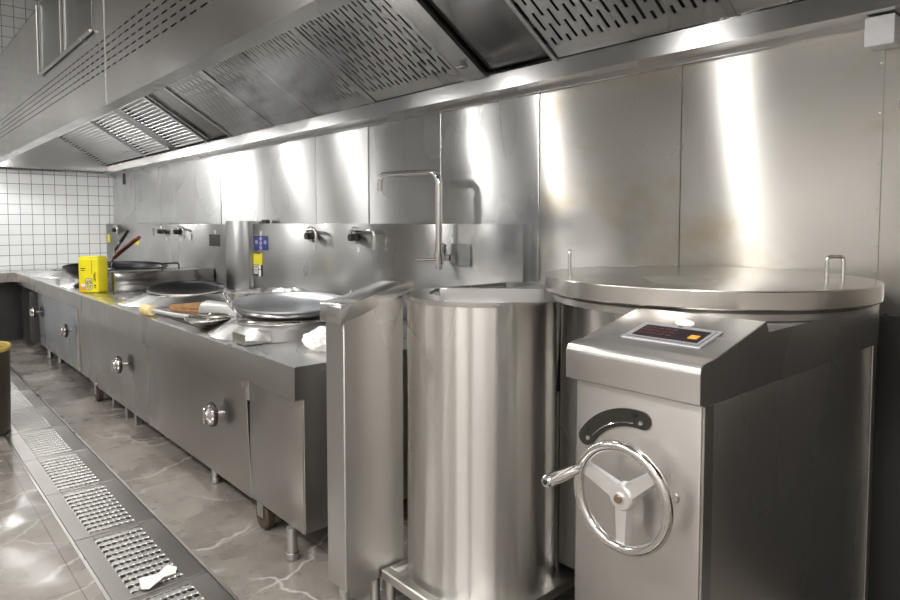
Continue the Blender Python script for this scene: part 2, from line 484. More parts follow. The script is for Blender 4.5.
def P(s, off=0.0):      # point on the filter slope, s metres up from the gutter
    y = 2.14 - s * COS; z = 2.0 + s * math.sin(R(32))
    return (y - off * math.sin(R(32)), z - off * COS)
SL = 1.26
def slope_slab(x0, x1, s0, s1, th, off, bm):
    return prism(bm, [P(s0, off), P(s1, off), P(s1, off - th), P(s0, off - th)], 'x', x0, x1)
for (a, b) in ((-4.95, -4.33), (-4.25, -3.70), (-3.66, -3.08), (-3.02, -2.28), (-1.73, -1.02), (-.99, -.25), (-.22, .5)):
    bm = bm_(); slope_slab(a, b, 0, SL, .003, 0, bm); f = obj('slotted_filter', bm, M['filter'], hood)
for (a, b) in ((-8.60, -7.14), (-7.02, -6.32), (-6.12, -5.47)):
    bm = bm_()
    n = 36
    for k in range(n):
        s = .02 + (SL - .03) * k / n
        prism(bm, [P(s, 0), P(s + .021, .009), P(s + .023, .007), P(s + .003, -.004)], 'x', a, b)
    slope_slab(a, b, 0, SL, .003, -.03, bm)
    obj('louvered_filter', bm, M['louver'], hood)
for (a, b) in ((-7.13, -7.03), (-6.31, -6.13), (-4.32, -4.26), (-3.70, -3.66), (-3.075, -3.025), (-1.02, -.99), (-.25, -.22)):
    bm = bm_(); slope_slab(a, b, 0, SL, .012, .006, bm); obj('filter_divider', bm, M['glossy_panel'] if b - a > .08 else M['hood_steel'], hood)
for (a, b) in ((-2.275, -2.15), (-1.755, -1.735), (-5.465, -5.43), (-4.985, -4.955)):
    bm = bm_(); slope_slab(a, b, 0, SL, .02, .012, bm); obj('filter_frame', bm, M['hood_steel'], hood)
for (a, b) in ((-5.43, -4.985), (-2.15, -1.755)):
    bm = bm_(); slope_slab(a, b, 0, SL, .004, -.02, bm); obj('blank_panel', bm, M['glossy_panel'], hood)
bm = bm_(); prism(bm, [(2.14, 2.0), P(SL), (P(SL)[0], HZ + .01), (2.14, HZ + .01)], 'x', -8.72, -8.60); obj('end_cover', bm, M['hood_steel'], hood)
bm = bm_(); prism(bm, [P(SL), (P(SL)[0], P(SL)[1] + .004), (HY + .054, P(SL)[1] + .004), (HY + .054, P(SL)[1])], 'x', HX0, HX1); obj('upper_ledge', bm, M['hood_steel'], hood)
# little catch at the end of the slotted filter
bm = bm_(); y, z = P(.10, .022); box(bm, -2.235, -2.19, y - .02, y + .02, z - .006, z + .004, .003, 1); obj('filter_catch', bm, M['chrome'], hood)
# lamps under the front edge of the hood
for x in (-8.5, -.55, -1.66, -2.95, -3.68, -5.45, -6.6, -7.85):
    bm = bm_(); lathe(bm, [(0, .05), (.06, .05), (.07, .0), (.064, 0), (.055, .035), (0, .035)], (x, 1.06, 2.13), 24)
    l = obj('lamp_housing', bm, M['hood_steel'], hood)
    bm = bm_(); lathe(bm, [(0, -.028), (.03, -.022), (.05, 0), (.05, .012), (0, .014)], (x, 1.06, 2.13), 24)
    obj('lamp_glass', bm, M['lamp'], l)
    li = bpy.data.lights.new('lamp_bulb', 'POINT'); li.energy = 14 if x < -8 else 7.5; li.shadow_soft_size = .05; li.color = (1, .985, .965)
    lo_ = bpy.data.objects.new('lamp_bulb', li); COL.objects.link(lo_); lo_.parent = l; lo_.location = Vector((x, 1.06, 2.065)) - wloc(l)
    bm = bm_(); box(bm, x - .015, x + .015, HY + .054, 1.06, 2.17, 2.185); obj('lamp_bracket', bm, M['hood_steel'], l)

# junction box at the gutter's right end
jb = thing('junction_box', 'small square grey junction box under the right end of the hood', 'junction box', (-.60, 2.19, 1.83))
bm = bm_(); box(bm, -.636, -.564, 2.20, 2.278, 1.835, 1.918, .004, 2); obj('body', bm, M['grey_plastic'], jb)
bm = bm_(); box(bm, -.638, -.562, 2.193, 2.201, 1.833, 1.918, .003, 2); obj('cover', bm, M['grey_plastic'], jb)

# ------------------------------------------------------------------ wok ranges
def knob(x, z, y, root, big=1.0):
    """round gas valve knob on a short stem, pointing to -Y"""
    Mx = Matrix.Rotation(R(90), 3, 'X')
    bm = bm_(); lathe(bm, [(0, .05), (.012, .05), (.014, .0), (.022, 0), (.022, -.004)], (x, y, z), 20, Mx)
    k = obj('valve_stem', bm, M['chrome'], root)
    bm = bm_(); lathe(bm, [(0, .062), (.052 * big, .062), (.056 * big, .058), (.056 * big, .046), (.05 * big, .042), (0, .042)], (x, y, z), 28, Mx)
    obj('knob_ring', bm, M['black_metal'], k)
    bm = bm_(); lathe(bm, [(0, .086), (.018, .086), (.022, .08), (.042 * big, .070), (.046 * big, .062), (0, .06)], (x, y, z), 28, Mx)
    box(bm, x - .008, x + .008, y - .094, y - .066, z - .038, z + .038, .004, 1)
    obj('knob_face', bm, M['chrome'], k)

def leg(x, y, root, h=.13):
    bm = bm_(); lathe(bm, [(0, h), (.021, h), (.021, .03), (.026, .028), (.026, .006), (.022, 0), (0, 0)], (x, y, 0), 20)
    return obj('leg', bm, M['steel'], root)

def caster(x, y, root, r=.05):
    bm = bm_(); box(bm, x - .03, x + .03, y - .025, y + .025, 2 * r + .012, .14, .003, 1)
    box(bm, x - .028, x + .028, y - .026, y - .021, r, 2 * r + .02); box(bm, x - .028, x + .028, y + .021, y + .026, r, 2 * r + .02)
    c = obj('caster_fork', bm, M['steel'], root)
    bm = bm_(); lathe(bm, [(.012, -.02), (r - .008, -.02), (r, -.014), (r, .014), (r - .008, .02), (.012, .02), (.012, -.02)], (x, y, r), 28, Matrix.Rotation(R(90), 3, 'X'))
    obj('caster_wheel', bm, M['brown_wheel'], c)

def burner(x, y, r0, r1, z0, z1, root, name='burner_ring'):
    bm = bm_()
    lathe(bm, [(r0, z0), (r0 - .01, z0 + .006), (r1 + .03, z1 - .012), (r1 + .012, z1), (r1 - .012, z1 + .002), (r1 - .02, z1 - .008), (r1 - .05, z0 + .01), (r1 - .06, z0 - .04)], (x, y, 0), 64)
    lathe(bm, [(0, z0 + .004), (r1 - .05, z0 + .004), (r1 - .05, z0 - .02), (0, z0 - .02)], (x, y, 0), 40)
    return obj(name, bm, M['polished'], root)
M['polished'] = steel('polished_ring_steel', (.78, .77, .76), .20, 0, .10, .01, (6, 6, 6), .02, .08)

near = thing('wok_range', 'near stainless wok range with two gas knobs and pale grey wok on it', 'wok range', (-3.8, 1.7, 0))
NX0, NX1, NE = -5.47, -2.175, -2.655
# carcass
bm = bm_(); box(bm, NX0 + .02, NE, 1.26, 2.2, .13, .76); box(bm, NE, NX1 - .012, 1.23, 2.2, .13, .76); obj('body', bm, M['range_steel'], near)
bm = bm_(); prism(bm, [(1.205, .115), (1.225, .115), (1.225, .63), (1.185, .63)], 'x', NX0 + .24, NE - .002, .002, 1); obj('front_panel', bm, M['range_steel'], near)
bm = bm_(); prism(bm, [(1.205, .125), (1.225, .125), (1.225, .63), (1.19, .63)], 'x', NX0 + .01, NX0 + .235, .002, 1); obj('side_panel', bm, M['range_steel'], near)
bm = bm_(); box(bm, NE + .012, NX1 - .006, 1.195, 1.232, .13, .67, .004, 2); obj('end_cabinet_panel', bm, M['end_panel'] if 'end_panel' in M else M['range_steel'], near)
bm = bm_(); box(bm, NX1 - .016, NX1 - .004, 1.2, 2.2, .13, .67, .002, 1); obj('end_panel', bm, M['range_steel'], near)
bm = bm_(); box(bm, NE - .004, NE + .012, 1.19, 1.2, .555, .66, .001, 1); obj('corner_strip', bm, M['chrome'], near)
# top with the deep apron in front
bm = bm_(); prism(bm, [(1.165, .618), (1.165, .773), (1.167, .778), (1.172, .78), (2.195, .78), (2.195, .755), (1.19, .755), (1.19, .618)], 'x', NX0, NE); obj('countertop', bm, M['top_steel'], near)
bm = bm_(); prism(bm, [(1.16, .655), (1.16, .776), (1.162, .781), (1.167, .783), (2.195, .783), (2.195, .755), (1.19, .755), (1.19, .655)], 'x', NE + .002, NX1 + .003); box(bm, NX1 - .02, NX1 + .003, 1.19, 2.19, .655, .7555)
obj('end_countertop', bm, M['top_steel'], near)
# perforated drip strip
bm = bm_(); box(bm, -4.25, -2.75, 1.245, 1.315, .7805, .783)
obj('drip_strip', bm, M['black_metal'], near)
# backsplash and square post
bm = bm_(); box(bm, -4.80, -1.99, 2.22, 2.28, .78, 1.316, .004, 2); obj('backsplash', bm, M['splash_steel'], near)
bm = bm_(); box(bm, -5.235, -4.802, 2.185, 2.28, .78, 1.335, .004, 2); obj('backsplash_post', bm, M['splash_steel'], near)
bm = bm_(); box(bm, -4.66, -4.58, 2.225, 2.26, 1.316, 1.345, .004, 1); obj('vent_plug', bm, M['black_metal'], near)
knob(-4.47, .418, 1.205, near); knob(-2.94, .437, 1.20, near)
w1 = (-3.006, 1.588); w2 = (-4.63, 1.65)
burner(w1[0], w1[1], .40, .275, .782, .842, near)
bm = bm_(); tube(bm, [(w1[0] + .268 * math.cos(2 * math.pi * k / 64), w1[1] + .268 * math.sin(2 * math.pi * k / 64), .846) for k in range(64)], .012, 10, closed=True); obj('ring_rim', bm, M['chrome'], near)
burner(w2[0], w2[1], .44, .27, .782, .835, near)
burner(-3.85, 1.90, .26, .20, .782, .89, near, 'rear_pot_ring')
caster(-5.29, 1.225, near, .055); caster(-2.585, 1.235, near, .058)
for (x, y) in ((-3.22, 1.27), (-2.275, 1.195), (-2.275, 2.1), (-4.0, 2.1)): leg(x, y, near)
for x in (-5.02, -4.70, -4.5): 
    bm = bm_(); box(bm, x - .02, x + .02, 1.25, 1.29, .0, .13, .002, 1); obj('square_leg', bm, M['steel'], near)

# far range
far = thing('wok_range', 'far stainless wok range by the white tile wall, carrying the black wok', 'wok range', (-7.2, 1.7, 0))
FX0, FX1 = -8.90, -5.475
bm = bm_(); box(bm, -7.44, FX1 - .02, 1.27, 2.2, .13, .76); box(bm, -8.46, -8.3, 1.22, 2.2, .0, .76); box(bm, -8.3, -7.44, 1.42, 2.2, .1, .76); obj('body', bm, M['range_steel'], far)
bm = bm_(); prism(bm, [(1.215, .125), (1.23, .125), (1.23, .64), (1.20, .64)], 'x', -7.42, FX1 - .29, .002, 1); obj('front_panel', bm, M['panel_blue_reflection'] if 'panel_blue_reflection' in M else M['wall_steel2'], far)
bm = bm_(); prism(bm, [(1.215, .125), (1.23, .125), (1.23, .64), (1.20, .64)], 'x', FX1 - .283, FX1 - .01, .002, 1); obj('side_panel', bm, M['range_steel'], far)
bm = bm_(); box(bm, FX1 - .292, FX1 - .276, 1.19, 1.205, .13, .64, .001, 1); obj('corner_strip', bm, M['chrome'], far)
# dark curved recess panel next to the post
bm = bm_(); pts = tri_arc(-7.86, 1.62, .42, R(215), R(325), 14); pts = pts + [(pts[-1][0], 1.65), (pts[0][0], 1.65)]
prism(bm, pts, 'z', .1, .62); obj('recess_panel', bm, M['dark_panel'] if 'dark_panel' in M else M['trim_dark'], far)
bm = bm_(); prism(bm, [(1.165, .66), (1.165, .773), (1.167, .778), (1.172, .78), (2.195, .78), (2.195, .755), (1.19, .755), (1.19, .66)], 'x', FX0, FX1 - .008); obj('countertop', bm, M['top_steel'], far)
bm = bm_(); box(bm, -8.92, -5.24, 2.20, 2.28, .78, 1.31, .004, 2); obj('backsplash', bm, M['splash_steel'], far)
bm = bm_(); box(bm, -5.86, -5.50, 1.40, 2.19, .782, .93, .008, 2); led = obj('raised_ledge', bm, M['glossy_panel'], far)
bm = bm_(); tube(bm, bend([(-5.62, 1.80, .925), (-5.62, 1.80, .985), (-5.60, 1.93, .985), (-5.60, 1.93, .925)], .02), .006, 8); obj('ledge_handle', bm, M['black_iron'], led)
knob(-6.0, .446, 1.21, far); knob(-7.42, .45, 1.22, far)
burner(-6.30, 1.62, .44, .28, .782, .82, far); burner(-7.7, 1.62, .44, .28, .782, .83, far)
bm = bm_(); prism(bm, [(1.20, .781), (1.31, .781), (1.31, .835), (1.306, .835), (1.306, .785), (1.204, .785), (1.204, .835), (1.20, .835)], 'x', -6.56, -6.40); obj('pan_support', bm, M['polished'], far)
for (x, y) in ((-7.3, 1.27), (-7.0, 1.3), (-5.6, 1.3), (-7.3, 2.1), (-5.6, 2.1)): leg(x, y, far)
bm = bm_(); prism(bm, [(.9, .68), (.9, .775), (.905, .78), (1.164, .78), (1.164, .68)], 'x', FX0, -8.42); obj('return_counter', bm, M['top_steel'], far)
bm = bm_(); box(bm, -8.905, -8.7, .95, 2.15, .0, .752); obj('end_cabinet', bm, M['trim_dark'], far)

for o in list(near.children) + list(far.children):      # vertical counter faces take the darker range steel
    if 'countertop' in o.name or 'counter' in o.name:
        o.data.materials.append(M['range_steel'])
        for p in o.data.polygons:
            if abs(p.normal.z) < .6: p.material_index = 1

# ------------------------------------------------------------------ woks and things on the ranges
def wok(name, label, c, r, z, depth, m_in, m_out, tilt=(0, 0), ears=None, pw=1.0):
    t = thing(name, label, 'wok', (c[0], c[1], z - depth))
    Mx = tilt if isinstance(tilt, Matrix) else Matrix.Rotation(tilt[0], 3, 'X') @ Matrix.Rotation(tilt[1], 3, 'Y')
    prof = []
    for k in range(13):
        a = k / 12; prof.append((r * math.sin(a * math.pi / 2) ** pw, -depth * math.cos(a * math.pi / 2)))
    bm = bm_(); lathe(bm, prof + [(r + .006, .002), (r + .008, -.006), (r + .002, -.012)] + [(q[0] * .985 + .002, q[1] - .006) for q in reversed(prof[1:-1])] + [(0, -depth - .005)], (c[0], c[1], z), 64, Mx)
    ob = obj('bowl', bm, [m_out, m_in], t)
    for p in ob.data.polygons:
        n = p.normal; cc = p.center
        if n.x * cc.x + n.y * cc.y < -.0001 or (n.z > .5): p.material_index = 1
    if ears:
        for a in ears:
            d = Vector((math.cos(a), math.sin(a), 0)); s = Vector((-d.y, d.x, 0)); o0 = Vector((c[0], c[1], z - .012)) + d * (r - .005)
            pts = [o0 - s * .055 - Vector((0, 0, .02)), o0 - s * .055 + d * .03 + Vector((0, 0, .03)), o0 - s * .03 + d * .045 + Vector((0, 0, .062)), o0 + s * .03 + d * .045 + Vector((0, 0, .062)), o0 + s * .055 + d * .03 + Vector((0, 0, .03)), o0 + s * .055 - Vector((0, 0, .02))]
            bm = bm_(); tube(bm, bend(pts, .025), .006, 10); obj('ear_handle', bm, M['chrome'], t)
    return t
perp = math.atan2(.884, .467)
wok('wok', 'pale grey steel wok with two loop ears on the near burner ring', w1, .278, .922, .085, M['wok_inner'], M['wok_steel'], Matrix.Rotation(R(4), 3, Vector((.467, .884, 0))), (perp, perp + math.pi), .75)
wok('wok', 'steel wok with dark inside and bright rim, behind the bamboo brush', w2, .255, .868, .065, M['black_iron'], M['polished'], Matrix.Rotation(R(5.5), 3, Vector((.335, .942, 0))))
bw = wok('wok', 'large black iron wok on the far range behind the yellow tin', (-6.26, 1.62), .41, .945, .155, M['black_iron'], M['black_iron'], (0, R(2.0)))

def stick(name, label, cat, pts_h, r_h, m_h, pts_s, r_s, m_s, part=('handle', 'shaft'), head=None):
    base = pts_s[0]
    t = thing(name, label, cat, base)
    bm = bm_(); tube(bm, pts_h, r_h, 12); obj(part[0], bm, m_h, t)
    bm = bm_(); tube(bm, pts_s, r_s, 10); obj(part[1], bm, m_s, t)
    if head: head(t)
    return t
def spat_head(t):
    bm = bm_(); lathe(bm, [(0, .0), (.05, .012), (.058, .03), (.056, .03), (.048, .015), (0, .004)], (-6.57, 1.60, .865), 20); obj('head', bm, M['steel'], t)
stick('spatula', 'dark red wooden handled spatula leaning out of the black wok', 'spatula',
      [(-6.42, 1.64, 1.005), (-6.25, 1.64, 1.06), (-5.80, 1.64, 1.175), (-5.67, 1.64, 1.20)], [.016, .022, .02, .017], M['red_wood'],
      [(-6.56, 1.60, .90), (-6.42, 1.64, 1.005)], .008, M['chrome'], head=spat_head)
stick('ladle', 'black and chrome handled ladle leaning out of the black wok', 'ladle',
      [(-6.60, 1.70, 1.07), (-6.45, 1.70, 1.14), (-6.25, 1.70, 1.225), (-6.20, 1.70, 1.245)], [.012, .015, .015, .013], M['black_iron'],
      [(-6.62, 1.66, .90), (-6.60, 1.70, 1.07), (-6.42, 1.70, 1.152)], [.007, .008, .0165], M['chrome'],
      head=lambda t: obj('bowl', lathe(bm_(), [(0, 0), (.03, .006), (.045, .03), (.043, .03), (.028, .009), (0, .004)], (-6.62, 1.66, .875), 20), M['steel'], t))

# yellow tin
tin = thing('oil_tin', 'yellow rectangular tin with black print standing at the counter joint', 'tin', (-5.62, 1.29, .781))
cxt, cyt = -5.62, 1.285
ang = R(38)
def rot(bm, c, a):
    bmesh.ops.rotate(bm, verts=bm.verts, cent=Vector((c[0], c[1], 0)), matrix=Matrix.Rotation(a, 3, 'Z'))
    return bm
def tinbox(x0, x1, y0, y1, z0, z1, bev=0):
    return rot(box(bm_(), cxt + x0, cxt + x1, cyt + y0, cyt + y1, z0, z1, bev, 3), (cxt, cyt), ang)
bm = tinbox(-.088, .088, -.06, .06, .783, 1.055, .018); obj('body', bm, M['yellow'], tin)
bm = tinbox(-.08, .08, -.052, .052, 1.05, 1.064, .012); obj('lid', bm, M['tin_green'] if 'tin_green' in M else M['yellow_sticker'], tin)
bm = tinbox(-.07, -.02, -.0606, -.06, .80, .835); obj('orange_patch', bm, M['orange'], tin)
bm = tinbox(-.058, -.012, -.0612, -.0606, .83, .85); obj('white_patch', bm, M['white'], tin)
bm = bm_()
for (x0, x1, z0, z1) in ((.034, .037, .93, 1.03), (-.06, -.02, .965, .972), (-.06, -.025, .952, .957), (.06, .066, .87, .945), (.05, .056, .88, .93), (.052, .07, .835, .845), (.052, .07, .82, .826)):
    bb = tinbox(x0, x1, -.0606, -.06, z0, z1)
    me = bpy.data.meshes.new('x'); bb.to_mesh(me); bb.free(); bm.from_mesh(me); bpy.data.meshes.remove(me)
obj('print', bm, M['black'], tin)
def text_mesh(s, size, ext=.0004, off=0.0):
    cu = bpy.data.curves.new('t', 'FONT'); cu.body = s; cu.size = size; cu.extrude = ext; cu.offset = off; cu.align_x = 'CENTER'; cu.align_y = 'CENTER'
    o = bpy.data.objects.new('t', cu); COL.objects.link(o)
    dg = bpy.context.evaluated_depsgraph_get(); me = bpy.data.meshes.new_from_object(o.evaluated_get(dg))
    bpy.data.objects.remove(o); bpy.data.curves.remove(cu)
    bm = bm_(); bm.from_mesh(me); bpy.data.meshes.remove(me); return bm
for (m_, off, dy) in (('black', .004, .0614), ('white', 0, .0622)):
    bm = text_mesh('G3', .075, .0003, off)
    Mt = Matrix.Translation((cxt, cyt, 0)) @ Matrix.Rotation(ang, 4, 'Z') @ Matrix.Translation((.012, -dy, .85)) @ Matrix.Rotation(R(90), 4, 'X') @ Matrix.Rotation(R(90), 4, 'Z')
    bmesh.ops.transform(bm, verts=bm.verts, matrix=Mt)
    obj('lettering', bm, M[m_], tin)

# bamboo brush, ladle with the pale wooden grip, folded steel bracket, cloth
br = thing('bamboo_brush', 'brown bamboo splint brush with pale sleeve lying before the dark-lined wok', 'brush', (-3.7, 1.28, .80))
bm = bm_()
A0 = Vector((-4.06, 1.36, .805)); D = Vector((.46, .035, .030))
for k in range(90):
    a = random.uniform(0, 6.28); q = random.random() ** .5
    s0 = Vector((random.uniform(-.01, .03), math.cos(a) * .030 * q, math.sin(a) * .018 * q)); s1 = Vector((0, math.cos(a) * .055 * q, math.sin(a) * .045 * q))
    tube(bm, [A0 + s0, A0 + D * .55 + (s0 + s1) * .5, A0 + D + s1], .0036, 5)
obj('splints', bm, M['bamboo'], br)
bm = bm_(); e0 = A0 + D; tube(bm, [e0 + Vector((-.012, 0, 0)), e0, e0 + Vector((.30, .05, .004)), e0 + Vector((.34, .057, .004))], [.050, .054, .052, .044], 28); obj('sleeve', bm, M['white_sleeve'], br, label='pale grey sleeve')
lad = thing('skimmer', 'long-handled perforated steel skimmer with pale yellow wooden grip along the counter edge', 'skimmer', (-3.6, 1.22, .79))
bm = bm_(); tube(bm, [(-4.06, 1.19, .812), (-4.05, 1.19, .812), (-3.93, 1.195, .815), (-3.92, 1.195, .815)], [.024, .030, .030, .025], 18); obj('grip', bm, M['pale_wood'], lad)
bm = bm_(); tube(bm, [(-3.93, 1.195, .818), (-3.6, 1.21, .825), (-3.42, 1.235, .832)], [.011, .011, .010], 10); obj('shaft', bm, M['cast'], lad)
sx_, sy_, sz_ = -3.305, 1.285, .835
bm = bm_(); lathe(bm, [(0, -.050), (.05, -.043), (.09, -.024), (.112, -.004), (.108, -.004), (.088, -.021), (.05, -.039), (0, -.046)], (sx_, sy_, sz_), 40); bw_ = obj('bowl', bm, M['mesh_steel'], lad)
bm = bm_(); tube(bm, [(sx_ + .112 * math.cos(2 * math.pi * k / 40), sy_ + .112 * math.sin(2 * math.pi * k / 40), sz_) for k in range(40)], .009, 10, closed=True); obj('rim', bm, M['chrome'], bw_)
bk = bm_()
prism(bk, [(1.205, .784), (1.33, .784), (1.33, .829), (1.326, .829), (1.326, .788), (1.209, .788), (1.209, .829), (1.205, .829)], 'x', -2.83, -2.70)
solo('steel_bracket', bk, M['polished'], 'small folded steel bracket at the front edge before the pale wok', 'bracket', (-2.765, 1.27, .784))
# crumpled cloth
bm = bm_(); bmesh.ops.create_icosphere(bm, subdivisions=5, radius=1)
from mathutils import noise as mn
for v in bm.verts:
    n = v.co.normalized(); f = 1 + .22 * mn.noise(n * 2.1) + .10 * mn.noise(n * 5.3 + Vector((3, 1, 2))) + .05 * abs(mn.noise(n * 11))
    v.co = Vector((n.x * .10 * f, n.y * .085 * f, max(n.z * .052 * f, -.040)))
bmesh.ops.translate(bm, verts=bm.verts, vec=(-2.40, 1.43, .824))
solo('kitchen_cloth', bm, M['cloth'], 'crumpled white cloth on the end counter beside the tall partition cabinet', 'cloth', (-2.40, 1.43, .784), sharp=80)

# ------------------------------------------------------------------ stickers on the backsplash
def sticker(label, x, z, w, h, m, y=2.2195, extra=None):
    t = thing('sticker', label, 'sticker', (x, y, z))
    bm = bm_(); box(bm, x - w / 2, x + w / 2, y - .0008, y, z - h / 2, z + h / 2); obj('sheet', bm, m, t)
    if extra: extra(t, x, y - .0008, z, w, h)
    return t
def blue_x(t, x, y, z, w, h):
    for (u, v) in ((0, .30), (0, -.02), (0, -.33), (-.30, .06), (.30, .06)):
        bm = bm_(); lathe(bm, [(0, .0006), (.016, .0006), (.016, 0)], (x + u * w, y, z + v * h), 12, Matrix.Rotation(R(90), 3, 'X'), 1.5, 1)
        obj('emblem', bm, M['pale_blue'], t)
sticker('dark blue sticker with five pale emblems on the backsplash', -4.66, 1.168, .245, .108, M['blue'], extra=blue_x)
def yel_x(t, x, y, z, w, h):
    bm = bm_(); box(bm, x - w * .45, x + w * .3, y - .0006, y, z + h * .42, z + h * .5); obj('print', bm, M['black'], t)
sticker('plain yellow sticker directly below the dark blue sticker', -4.715, 1.045, .155, .092, M['yellow_sticker'], extra=yel_x)
def bar_x(t, x, y, z, w, h):
    bm = bm_(); box(bm, x - w * .45, x - w * .02, y - .0006, y, z - h * .32, z + h * .46); box(bm, x + w * .08, x + w * .34, y - .0006, y, z - h * .5, z + h * .08); box(bm, x + w * .08, x + w * .34, y - .0006, y, z + h * .16, z + h * .5); obj('white_blocks', bm, M['white'], t)
    bm = bm_()
    for k in range(6): box(bm, x - w * .40, x - w * .09, y - .0010, y - .0006, z - h * .22 + k * h * .105, z - h * .22 + k * h * .105 + h * (.03 + .02 * (k % 3)))
    obj('bar_lines', bm, M['black'], t)
sticker('black and white barcode label under the yellow sticker', -4.715, .955, .15, .085, M['black'], extra=bar_x)
sticker('black square plate on the far backsplash beside the square post', -5.50, 1.172, .235, .10, M['black_metal'], y=2.1995)
sticker('yellow label on the far backsplash above the black wok', -7.70, 1.115, .17, .075, M['yellow_sticker'], y=2.1995)
sticker('faded yellow label at the tile corner of the far backsplash', -8.82, 1.13, .12, .10, M['yellow_sticker'], y=2.1995)
t0 = sticker('tiny white tag above the dark blue sticker', -4.655, 1.240, .034, .034, M['white'])
t1 = sticker('tiny white tag above the black square plate', -5.49, 1.243, .034, .03, M['white'], y=2.1995)
t2 = sticker('tiny white tag beside the tall swan-neck tap', -2.475, 1.232, .02, .03, M['white'])

# ------------------------------------------------------------------ taps
def tap(label, x, z, yw, length, drop, sgn=1):
    t = thing('wall_tap', label, 'tap', (x, yw, z), 'wall taps along the backsplash')
    bm = bm_(); box(bm, x - .02, x + .02, yw - .012, yw - .0005, z - .035, z + .065, .003, 1); obj('back_plate', bm, M['chrome'], t)
    bm = bm_(); lathe(bm, [(0, .05), (.022, .05), (.024, .0), (0, 0)], (x + .035 * sgn, yw - .012, z), 18, Matrix.Rotation(R(90), 3, 'X')); box(bm, x + .0, x + .07, yw - .04, yw - .012, z - .02, z + .02, .004, 1); obj('valve', bm, M['black_metal'], t)
    bm = bm_(); tube(bm, bend([(x, yw - .03, z + .01), (x, yw - .03, z + .045), (x + sgn * length, yw - .045, z + .045), (x + sgn * length, yw - .045, z + .045 - drop)], .035), .010, 12); obj('spout', bm, M['chrome'], t)
    bm = bm_(); box(bm, x + .03, x + .05, yw - .002, yw - .0005, z - .09, z - .06); obj('tag', bm, M['white'], t, label='small white tag')
    return t
tap('short wall tap right of the blue sticker, second from the tall tap', -3.90, 1.232, 2.22, .14, .075)
tap('long-spouted wall tap next to the tall swan-neck tap', -3.37, 1.232, 2.22, .27, .11)
tap('wall tap on the far backsplash right of the black wok handles, spout bent left', -6.75, 1.235, 2.20, .22, .09, -1)
tap('wall tap on the far backsplash beside the black square plate', -6.36, 1.235, 2.20, .24, .10)
tap('wall tap nearest the white tile corner', -8.45, 1.235, 2.20, .18, .09)
tt = thing('swan_neck_tap', 'tall chrome tap with horizontal spout over the open kettle', 'tap', (-2.497, 2.15, 1.1))
bm = bm_(); tube(bm, bend([(-2.497, 2.15, 1.085), (-2.497, 2.15, 1.575), (-3.0, 2.15, 1.59), (-3.005, 2.15, 1.50)], .06, 8), [.017] * 20 if False else .0175, 16); obj('spout', bm, M['chrome'], tt)
bm = bm_(); tube(bm, [(-2.497, 2.15, 1.11), (-2.497, 2.15, 1.17)], .026, 16); box(bm, -2.515, -2.478, 2.15, 2.219, 1.125, 1.16, .004, 1); v = obj('valve', bm, M['chrome'], tt)
bm = bm_(); tube(bm, [(-2.50, 2.13, 1.135), (-2.62, 2.10, 1.128)], [.009, .007], 10); obj('lever', bm, M['chrome'], v)
bm = bm_(); box(bm, -2.47, -2.33, 2.205, 2.2195, 1.105, 1.215, .003, 1); box(bm, -2.60, -2.53, 2.205, 2.2195, 1.135, 1.215, .003, 1); obj('back_plate', bm, M['grey_plate'] if 'grey_plate' in M else M['splash_steel'], tt)

# ------------------------------------------------------------------ partition cabinet
pc = thing('side_cabinet', 'tall narrow steel partition cabinet with sloped top between range and open kettle', 'cabinet', (-1.82, 1.5, 0))
bm = bm_(); prism(bm, [(1.115, .114), (1.115, 1.02), (1.2, 1.04), (1.30, 1.06), (1.355, 1.07), (1.355, .114)], 'x', -1.872, -1.762, .003, 1); obj('body', bm, M['steel'], pc)
bm = bm_(); prism(bm, [(1.098, .998), (1.098, 1.052), (1.106, 1.062), (1.15, 1.066), (1.175, 1.070), (1.345, 1.116), (1.395, 1.119), (1.395, 1.082), (1.345, 1.079), (1.17, 1.02), (1.118, 1.01), (1.118, .998)], 'x', -1.882, -1.753, .004, 2); obj('sloped_cap', bm, M['top_steel'], pc)
for (x, y) in ((-1.842, 1.16), (-1.79, 1.25), (-1.845, 1.33)):
    bm = bm_(); lathe(bm, [(0, .116), (.018, .116), (.018, .02), (.022, .018), (.022, 0), (0, 0)], (x, y, 0), 16); obj('leg', bm, M['steel'], pc)

# ------------------------------------------------------------------ open kettle (the barrel)
ok = thing('open_kettle', 'open-topped barrel-shaped steel soup kettle standing on low platform', 'kettle', (-1.58, 1.6, 0))
bx, by, brr = -1.583, 1.556, .256
def u_pts(r, yend):
    return tri_arc(bx, by, r, 0, R(360), 96)[:-1]
bm = bm_(); prism(bm, u_pts(brr, 1.70), 'z', .13, 1.066); obj('barrel', bm, M['barrel'], ok, sharp=40)
